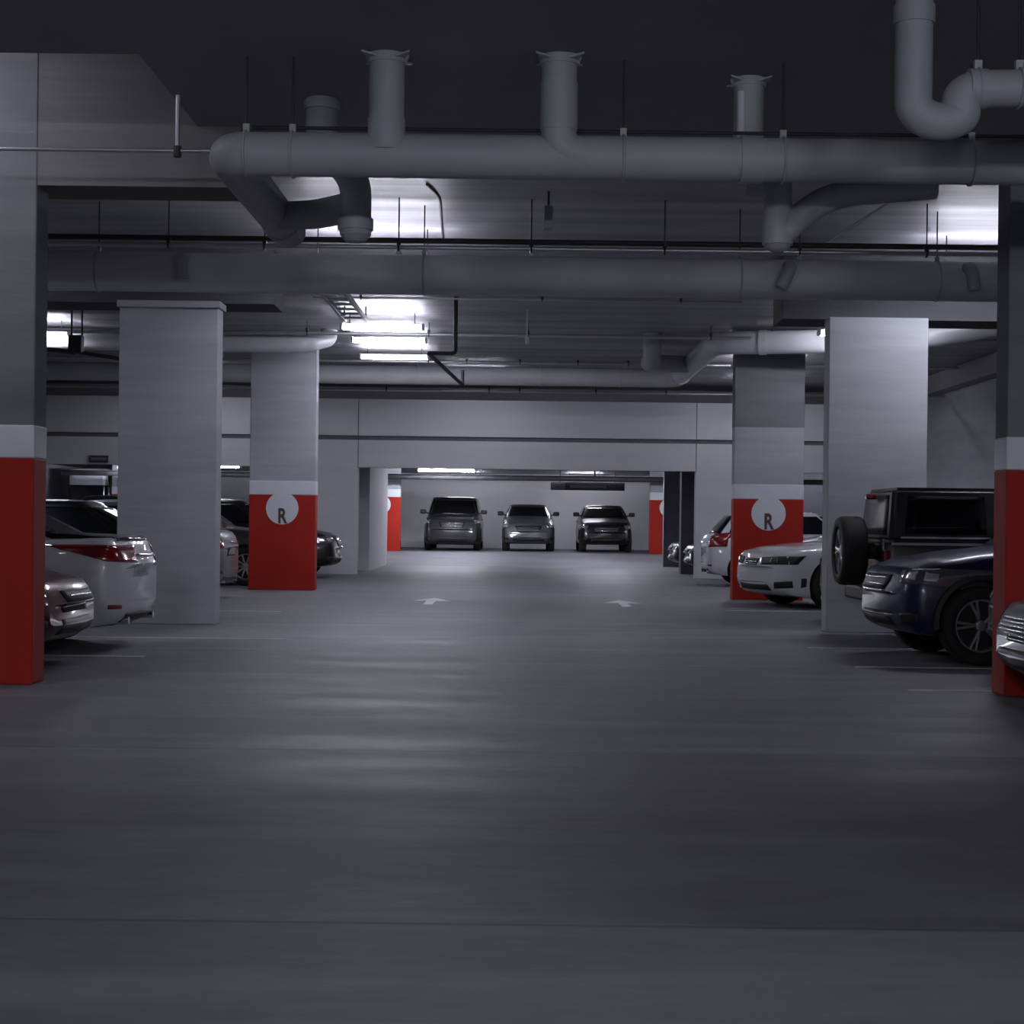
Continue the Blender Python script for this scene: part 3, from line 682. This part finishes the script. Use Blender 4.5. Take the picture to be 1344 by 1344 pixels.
def car(name, label, sp, pm, nose=None, tail=None, rot=0.0, z=0.0, front=True, rear=True, style=10, rimm='alloy', clad=False, kind='', slats=3, group='parked cars', plates=True, tl=(-.24, .04)):
    L, W = sp['L'], sp['W']; hw = W/2
    ca, sa = math.cos(rot), math.sin(rot)
    if nose: loc = (nose[0]-ca*L/2, nose[1]-sa*L/2, z)
    else: loc = (tail[0]+ca*L/2, tail[1]+sa*L/2, z)
    t = thing(name, loc, label, 'car', group, rot, kind='thing')
    bm, axles = body_shell(sp); greenhouse(bm, sp)
    bm.normal_update(); bvh = BVHTree.FromBMesh(bm)
    me = bpy.data.meshes.new('body'); bm.to_mesh(me); bm.free(); me.materials.append(pm); me.materials.append(M['well'])
    bo = bpy.data.objects.new('body', me); COL.objects.link(bo); bo.parent = t
    try: me.set_sharp_from_angle(angle=math.radians(42))
    except Exception: pass
    r = sp['r']
    for ax in axles:
        for s in (-1, 1): wheel(t, (ax, s*(hw-.135), r), r, .23, style, s, rimm)
    g = sp['gh']; X = lambda d: L/2-d
    def gx(v): # front/rear d at height fraction v, half width
        return g['b'][0]+(g['r'][0]-g['b'][0])*v, g['b'][1]+(g['r'][1]-g['b'][1])*v, g['w0']+(g['w1']-g['w0'])*v**1.12
    zv = lambda v: g['z0']+(g['z1']-g['z0'])*v
    vb = max(.17, (sp['belt']-g['z0'])/(g['z1']-g['z0'])+.05); vt = .93
    # windows
    f0, r0, w0 = gx(vb); f1, r1, w1 = gx(vt)
    patch(MB(), bvh, [(2, -w0*.86, zv(vb)), (2, w0*.86, zv(vb)), (2, w1*.86, zv(vt)), (2, -w1*.86, zv(vt))], (1, 0, 0), 26, 12, .011).build('windshield', M['glass'], t)
    zr = max(vb, sp.get('rv', vb))
    f0r, r0r, w0r = gx(zr); vtr = sp.get('rvt', vt); w1r = gx(vtr)[2]
    patch(MB(), bvh, [(-2, -w0r*.84, zv(zr)), (-2, w0r*.84, zv(zr)), (-2, w1r*.84, zv(vtr)), (-2, -w1r*.84, zv(vtr))], (-1, 0, 0), 26, 12, .011).build('rear_window', M['glass'], t)
    mid = (f0+r0)/2*.5+(f1+r1)/2*.5
    for s in (-1, 1):
        y = s*2.0
        quads = [((f0+.30, vb), (mid-.03, vb), (mid-.03, vt), (f1+.16, vt))]
        r2 = r0-.34; m2 = mid+(r1-mid)*.86
        if L > 4.95 or kind == 'wagon':
            m3 = mid+.95
            quads += [((mid+.03, vb), (m3-.03, vb), (m3-.03, vt), (mid+.03, vt)), ((m3+.03, vb), (r0-.28, vb), (r1-.12, vt), (m3+.03, vt))]
        else:
            quads += [((mid+.03, vb), (min(r2, mid+1.15), vb), (min(m2, mid+.98), vt), (mid+.03, vt))]
            if r2 > mid+1.2: quads.append(((min(r2, mid+1.15)+.04, vb), (r2, vb), (min(r2, mid+1.15)+.02, vb+.45*(vt-vb)), (min(m2, mid+.98)+.12, vb+.5*(vt-vb))))
        for q in quads:
            patch(MB(), bvh, [(X(d), y, zv(v)) for d, v in q], (0, s, 0), 18, 14, .012).build('side_window', M['glass'], t)
        # door seams, handles, sill, mirror
        zs0, zs1 = sp['zb']+.14, sp['belt']-.03
        dm = MB()
        for d in (f0+.42, mid, ) + ((mid+.98,) if sp is not COUPE else ()):
            patch(dm, bvh, [(X(d)-.004, y, zs0), (X(d)+.004, y, zs0), (X(d)+.004, y, zs1), (X(d)-.004, y, zs1)], (0, s, 0), 1, 8, .0015, .004)
        dm.build('door_seam', M['black_trim'], t)
        for d in (mid-.28, mid+.68):
            patch(MB(), bvh, [(X(d)-.1, y, zs1-.12), (X(d)+.1, y, zs1-.12), (X(d)+.1, y, zs1-.09), (X(d)-.1, y, zs1-.09)], (0, s, 0), 4, 2, .02, .01).build('door_handle', pm if not clad else M['chrome'], t)
        xa, xb = axles[0]-r*1.16, axles[1]+r*1.16
        patch(MB(), bvh, [(xa, y, sp['zb']+.03), (xb, y, sp['zb']+.03), (xb, y, sp['zb']+.12), (xa, y, sp['zb']+.12)], (0, s, -.1), 8, 2, .012, .02).build('sill', M['black_trim'] if clad else pm, t)
        xm = X(f0+.36); zm = sp['belt']+.09; yb = gx(vb+.1)[2]
        mb = MB(); mb.tube([(xm, s*(yb-.04), zm-.04), (xm-.02, s*(yb+.07), zm-.01)], .022, 8)
        mb.box(xm-.085, xm+.045, min(s*(yb+.05), s*(yb+.25)), max(s*(yb+.05), s*(yb+.25)), zm-.055, zm+.085, .035)
        mb.build('mirror', M['black_trim'] if pm is not P_WHITE else P_WHITE, t, smooth=60)
    zn = interp(sp['top'], .10); zl = sp['zb']
    if front:
        hz1, hz0 = zn-.03, zn-.17
        for s in (-1, 1):
            if sp is COUPE:
                patch(MB(), bvh, [(2, s*.22, hz0-.02), (2.0, s*.86, hz0-.01), (2.0, s*.90, hz1-.02), (2, s*.22, hz1-.05)], (1, s*.25, 0), 12, 4, .008, .03).build('headlight_bezel', M['black_trim'], t)
                patch(MB(), bvh, [(2, s*.46, hz0+.02), (2.0, s*.62, hz0+.02), (2.0, s*.62, hz1-.05), (2, s*.46, hz1-.06)], (1, s*.25, 0), 6, 4, .016, .02).build('headlight', M['lamp'], t)
                patch(MB(), bvh, [(2, s*.52, .30), (2.0, s*.82, .32), (2.0, s*.82, .42), (2, s*.56, .40)], (1, s*.3, 0), 8, 4, .006, .03).build('fog_vent', M['black_trim'], t)
                patch(MB(), bvh, [(2, s*.90, .32), (2.0, s*.99, .34), (2.0, s*1.0, .46), (2, s*.91, .46)], (1, s*.9, 0), 4, 4, .006, .03).build('side_vent', M['black_trim'], t)
            else:
                HLO = patch(MB(), bvh, [(2, s*.48, hz0+.02), (1.7, s*1.0, hz0+.0), (1.55, s*1.04, hz1+.05), (2, s*.46, hz1+.0)], (1, s*.75, .12), 12, 6, .010, .03).build('headlight', M['lamp'], t)
                for yc, xc2 in ((.60, 1.94), (.74, 1.86)):
                    patch(MB(), bvh, [(xc2, s*(yc-.045), hz0+.05), (xc2-.04, s*(yc+.045), hz0+.05), (xc2-.04, s*(yc+.045), hz1-.02), (xc2, s*(yc-.045), hz1-.02)], (1, s*.75, .12), 6, 5, .020, .01).build('lamp_lens', M['reflector'], HLO)
                patch(MB(), bvh, [(2, s*.56, zl+.12), (2, s*.80, zl+.13), (2, s*.80, zl+.23), (2, s*.58, zl+.22)], (1, s*.4, 0), 6, 4, .006, .03).build('fog_lamp', M['black_trim'], t)
        gz0, gz1 = (zn-.24, zn-.06) if sp is not COUPE else (zn-.20, zn-.10)
        gw = .44 if sp is not COUPE else .24
        gr = patch(MB(), bvh, [(2, -gw*.8, gz0), (2, gw*.8, gz0), (2, gw, gz1), (2, -gw, gz1)], (1, 0, 0), 10, 4, .008, .02).build('grille', M['black_trim'], t)
        for i in range(slats):
            zz = gz0+(i+.5)*(gz1-gz0)/slats
            patch(MB(), bvh, [(2, -gw*.82, zz-.008), (2, gw*.82, zz-.008), (2, gw*.82, zz+.008), (2, -gw*.82, zz+.008)], (1, 0, 0), 10, 1, .018, .012).build('slat', M['chrome'], gr)
        patch(MB(), bvh, [(2, -.52, zl+.10), (2, .52, zl+.10), (2, .46, zl+.22), (2, -.46, zl+.22)], (1, 0, 0), 10, 3, .006, .03).build('lower_intake', M['black_trim'], t)
        if plates: patch(MB(), bvh, [(2, -.24, gz0-.15), (2, .24, gz0-.15), (2, .24, gz0-.04), (2, -.24, gz0-.04)], (1, 0, 0), 4, 2, .012, .02).build('number_plate', M['plate'], t)
    if rear:
        zd = interp(sp['top'], L-.12)
        for s in (-1, 1):
            if kind == 'wagon' or sp in (SUV, HATCH, VAN):
                patch(MB(), bvh, [(-2, s*.62, zd+tl[0]), (-1.9, s*.99, zd+tl[0]+.02), (-1.9, s*.97, zd+tl[1]+.02), (-2, s*.62, zd+tl[1]-.02)], (-1, s*.7, 0), 8, 6, .012, .03).build('tail_light', M['tail'], t)
            else:
                patch(MB(), bvh, [(-2.45, s*.50, zd-.22), (-2.25, s*.92, zd-.20), (-1.72, s*1.0, zd-.055), (-2.45, s*.50, zd-.055)], (-.55, s*1, 0), 16, 6, .010, .03).build('tail_light', M['tail'], t)
            patch(MB(), bvh, [(-2, s*.60, zl+.2), (-2, s*.76, zl+.2), (-2, s*.76, zl+.24), (-2, s*.60, zl+.24)], (-1, s*.3, 0), 4, 2, .008, .02).build('reflector', M['tail'], t)
            MB().tube([(-L/2+.42, s*.52, zl+.08), (-L/2+.075, s*.52, zl+.08)], .036, 14).build('exhaust_pipe', M['chrome'], t, smooth=50)
        pz = zd-.28 if sp not in (SUV, VAN) else zd-.30
        rc = patch(MB(), bvh, [(-2, -.32, pz-.08), (-2, .32, pz-.08), (-2, .30, pz+.10), (-2, -.30, pz+.10)], (-1, 0, 0), 6, 3, .004, .02).build('plate_recess', M['black_trim'] if pm is not P_WHITE else pm, t)
        patch(MB(), bvh, [(-2, -.24, pz-.06), (-2, .24, pz-.06), (-2, .24, pz+.05), (-2, -.24, pz+.05)], (-1, 0, 0), 4, 2, .012, .02).build('number_plate', M['plate'], t)
        patch(MB(), bvh, [(-2, -.34, pz+.115), (-2, .34, pz+.115), (-2, .34, pz+.145), (-2, -.34, pz+.145)], (-1, 0, 0), 6, 1, .014, .02).build('trunk_trim', M['chrome'], t)
        patch(MB(), bvh, [(-2, -.62, zl+.04), (-2, .62, zl+.04), (-2, .56, zl+.15), (-2, -.56, zl+.15)], (-1, 0, 0), 10, 3, .006, .03).build('diffuser', M['black_trim'], t)
    if clad:
        for s in (-1, 1):
            for ax in axles:
                m_ = MB(); A = []
                for k in range(19):
                    a = -.12+ (PI+.24)*k/18; cs, sn = math.cos(a), math.sin(a); yy = s*(hw-.015)
                    A.append([m_.bm.verts.new((ax+q*cs, y_, r+.015+q*sn)) for q, y_ in ((r*1.12, yy-s*.10), (r*1.12, yy+s*.022), (r*1.24, yy+s*.016), (r*1.24, yy-s*.10))])
                for a_, b_ in zip(A, A[1:]):
                    for i in range(4): m_.bm.faces.new((a_[i], a_[(i+1) % 4], b_[(i+1) % 4], b_[i]))
                m_.bm.faces.new(A[0]); m_.bm.faces.new(A[-1][::-1])
                m_.build('arch_trim', M['black_trim'], t, smooth=40)
    return t

# left side, from the viewer inwards
car('sedan', 'dark maroon sedan nose peeking out behind the nearest left pillar', SEDAN, P_MAROON, nose=(-3.60, 13.95), rot=0, style=10, slats=2, plates=False)
car('sedan', 'white sedan parked tail out with long red tail light, left side', SEDAN, P_WHITE, tail=(-3.58, 16.25), rot=PI, style=10)
car('sedan', 'black car whose dark windows show behind the white sedan', SEDAN, P_BLACK, tail=(-3.95, 21.3), rot=PI)
car('hatchback', 'silver car with red tail light just right of the bare left pillar', HATCH, P_SILVER, tail=(-4.42, 26.2), rot=PI)
car('suv', 'dark grey car with black side window left of the R sign pillar', SUV, P_GREY, nose=(-4.2, 32.0), rot=0)
car('suv', 'black car nose showing right of the left R sign pillar', SUV, P_BLACK, nose=(-3.82, 36.2), rot=0, rear=False)
# back bay
VAN_FAR = dict(VAN, W=1.86)
car('minivan', 'dark minivan facing the viewer, leftmost of the three in the back bay', VAN_FAR, P_GREY, nose=(-2.17, 53.6), rot=-PI/2, z=.3, rear=False, plates=False)
SUV_S = dict(SUV, W=1.74); SUV_S['gh'] = dict(SUV['gh'], z1=1.48)
car('suv', 'grey car facing the viewer, middle of the three in the back bay', SUV_S, P_STEEL, nose=(.29, 53.9), rot=-PI/2, z=.3, rear=False, slats=2, plates=False)
car('suv', 'black car facing the viewer, rightmost of the three in the back bay', SUV_S, P_BLACK, nose=(2.80, 53.9), rot=-PI/2, z=.3, rear=False, slats=2, plates=False)
VAN_W = dict(VAN, W=1.62, rv=.255, rvt=.66); VAN_W['gh'] = dict(VAN['gh'], z1=2.45, r=(1.9, 4.98), w0=.77, w1=.72)
car('van', 'white van with dark rear window in the far left opening', VAN_W, P_WHITE, tail=(-13.75, 53.2), rot=PI/2, z=.3, front=False, rear=True)
car('sedan', 'dark car in the shadow inside the right edge of the middle opening', SEDAN, P_GREY, nose=(3.95, 44.6), rot=PI, rear=False)
car('sedan', 'black car at the right jamb of the middle opening, nearest it', SEDAN, P_BLACK, nose=(3.98, 40.6), rot=PI, rear=False)
# right side, from the back to the viewer
car('hatchback', 'white hatchback tail with dark red rear glass left of the right R sign pillar', HATCH, P_WHITE, tail=(3.72, 34.4), rot=0, front=False, kind='wagon')
car('suv', 'dark car behind the right R sign pillar and the white coupe', SUV, P_BLACK, nose=(4.6, 30.2), rot=PI)
car('coupe', 'white coupe nosing out in front of the right R sign pillar', COUPE, P_WHITE, nose=(3.52, 25.55), rot=PI+.30, rimm='dark_alloy', style=10, plates=False)
car('hatchback', 'car with upright red tail light just left of the bare right pillar', HATCH, P_BLACK, tail=(3.97, 21.9), rot=0, tl=(-.48, .04))
SUV_B = dict(SUV, fo=.80); SUV_B['top'] = [(0, .74), (.10, .86), (.4, .95), (.9, 1.02), (1.3, 1.06), (3.6, 1.10), (4.45, 1.12), (4.62, 1.02)]
car('suv', 'navy blue car nosing out in front of the black off roader, right side', SUV_B, P_BLUE, nose=(3.34, 15.98), rot=PI+.05, plates=False, style=5, rimm='dark_alloy', clad=True)
car('hatchback', 'pale car mostly hidden behind the nearest right pillar', HATCH, P_PALE, nose=(3.93, 13.75), rot=PI, rear=False)
car('sedan', 'silver car front with striped grille cut by the right edge', SEDAN, P_SILVER, nose=(3.31, 11.30), rot=PI, slats=7, rear=False, plates=False)

# off-roader with a spare wheel on its back, tail towards the aisle (nose along +x)
def off_roader(tx, ty):
    L, W = 4.2, 1.72; hw = W/2
    t = thing('off_roader', (tx+L/2, ty, 0), 'black boxy off roader with spare wheel on its tail, right side', 'car', 'parked cars', 0, kind='thing')
    X0 = -L/2
    mb = MB(); mb.box(X0, X0+2.75, -hw+.08, hw-.08, .48, 1.08, .05)            # tub
    mb.box(X0+2.6, L/2-.12, -hw+.26, hw-.26, .55, 1.08, .06)                   # bonnet
    mb.box(X0+.02, L/2-.2, -hw+.2, hw-.2, .38, .52, .03)
    mb.build('body', P_OFF, t, smooth=40)
    # hard top: tapered box
    top = MB(); z0, z1 = 1.08, 1.66
    r = bmesh.ops.create_cube(top.bm, size=1)['verts']
    for v in r:
        up = v.co.z > 0
        x = (X0+(.05 if up else 0)) if v.co.x < 0 else (X0+(2.20 if up else 2.62))
        y = math.copysign(hw-.16 if up else hw-.09, v.co.y); v.co = Vector((x, y, z1 if up else z0))
    bmesh.ops.bevel(top.bm, geom=top.bm.edges[:], offset=.05, segments=3, affect='EDGES')
    top.bm.normal_update(); bv = BVHTree.FromBMesh(top.bm)
    top.build('hard_top', M['black_trim'], t, smooth=40)
    for s in (-1, 1):
        patch(MB(), bv, [(X0+.16, s*2, 1.17), (X0+1.02, s*2, 1.17), (X0+1.00, s*2, 1.57), (X0+.20, s*2, 1.57)], (0, s, 0), 6, 5).build('side_window', M['glass'], t)
        patch(MB(), bv, [(X0+1.20, s*2, 1.15), (X0+2.42, s*2, 1.15), (X0+2.12, s*2, 1.57), (X0+1.22, s*2, 1.57)], (0, s, 0), 6, 5).build('side_window', M['glass'], t)
        MB().box(X0+.12, X0+1.06, s*(hw-.105)-.012, s*(hw-.105)+.012, 1.125, 1.145).build('window_trim', M['steel'], t)
        MB().box(X0+.02, X0+2.6, s*(hw-.085)-.012, s*(hw-.085)+.012, 1.055, 1.080).build('belt_trim', M['steel'], t)
        m_ = MB()
        for ax in (X0+.78, X0+3.38):
            A = []
            for k in range(13):
                a = .05+(PI-.1)*k/12; cs, sn = math.cos(a), math.sin(a)
                q = .47; A.append([m_.bm.verts.new((ax+qq*cs, yy, .40+qq*sn*1.0)) for qq, yy in ((q, s*(hw-.26)), (q, s*(hw+.03)), (q+.06, s*(hw+.03)), (q+.08, s*(hw-.26)))])
            for a_, b_ in zip(A, A[1:]):
                for i in range(4): m_.bm.faces.new((a_[i], a_[(i+1) % 4], b_[(i+1) % 4], b_[i]))
            m_.bm.faces.new(A[0]); m_.bm.faces.new(A[-1][::-1])
        m_.build('fender_flare', M['black_trim'], t, smooth=40)
        for ax in (X0+.78, X0+3.38): wheel(t, (ax, s*(hw-.12), .375), .375, .25, 5, s, 'alloy')
        MB().box(X0-.05, X0+.03, s*(hw-.17)-.07, s*(hw-.17)+.07, .80, 1.0, .02).build('tail_light', M['tail'], t)
        MB().box(X0+2.3, X0+2.4, min(s*hw, s*(hw+.2)), max(s*hw, s*(hw+.2)), 1.12, 1.30, .03).build('mirror', M['black_trim'], t)
        MB().box(L/2-.13, L/2-.09, s*.48-.1, s*.48+.1, .72, .92, .02).build('headlight', M['lamp'], t)
        for q in (0.0,): MB().box(X0-.012, X0+.0, s*.5-.03, s*.5+.03, 1.0, 1.12, .005).build('hinge', M['steel'], t)
    patch(MB(), bv, [(-4, -hw+.26, 1.16), (-4, hw-.26, 1.16), (-4, hw-.30, 1.58), (-4, -hw+.30, 1.58)], (-1, 0, 0), 6, 5).build('rear_window', M['tint'], t)
    patch(MB(), bv, [(4, -hw+.2, 1.14), (4, hw-.2, 1.14), (4, hw-.26, 1.58), (4, -hw+.26, 1.58)], (1, 0, 0), 6, 5).build('windshield', M['glass'], t)
    MB().box(X0-.16, X0+.02, -hw+.06, hw-.06, .44, .60, .03).build('rear_bumper', M['black_trim'], t)
    MB().box(L/2-.14, L/2+.06, -hw+.1, hw-.1, .44, .60, .03).build('front_bumper', M['black_trim'], t)
    MB().box(X0-.10, X0+.01, -.07, .07, 1.54, 1.60, .015).build('brake_light', M['tail'], t)
    MB().tube([(X0, .02, .98), (X0-.20, .02, .98)], .09, 16).build('spare_carrier', M['black_trim'], t)
    w = wheel(t, (X0-.26, .02, .98), .375, .27, 5, 1, 'alloy'); w.name = 'spare_wheel'; w.rotation_euler = (0, 0, PI/2)
    w['label'] = 'spare wheel on the tailgate'
    MB().tube([(X0-.02, .55, 1.18), (X0-.07, .1, 1.20)], .012, 8).build('wiper', M['black_trim'], t)
    return t
off_roader(3.86, 18.25)
#CARS-END

# ------------------------------------------------------------------ camera and view
cam = bpy.data.cameras.new('camera'); co = bpy.data.objects.new('camera', cam); COL.objects.link(co)
cam.sensor_width = 36; cam.lens = 36*2200/1344
cam.shift_x = -10/1344; cam.shift_y = 13/1344; cam.clip_end = 200
th = math.radians(.69)
co.matrix_world = Matrix.Translation((0, 0, EYE)) @ Matrix.Rotation(-th, 4, 'Y') @ Matrix.Rotation(PI/2, 4, 'X')
S.camera = co
wd = bpy.data.worlds.new('world'); S.world = wd; wd.use_nodes = True
wd.node_tree.nodes['Background'].inputs[0].default_value = (.5, .52, .6, 1); wd.node_tree.nodes['Background'].inputs[1].default_value = .02
vs = S.view_settings
vs.view_transform = 'Standard'; vs.look = 'None'; vs.gamma = 1; vs.exposure = 0; vs.use_curve_mapping = False
S.cycles.max_bounces = 8; S.cycles.diffuse_bounces = 5; S.cycles.use_denoising = True
S.cycles.sample_clamp_indirect = 4
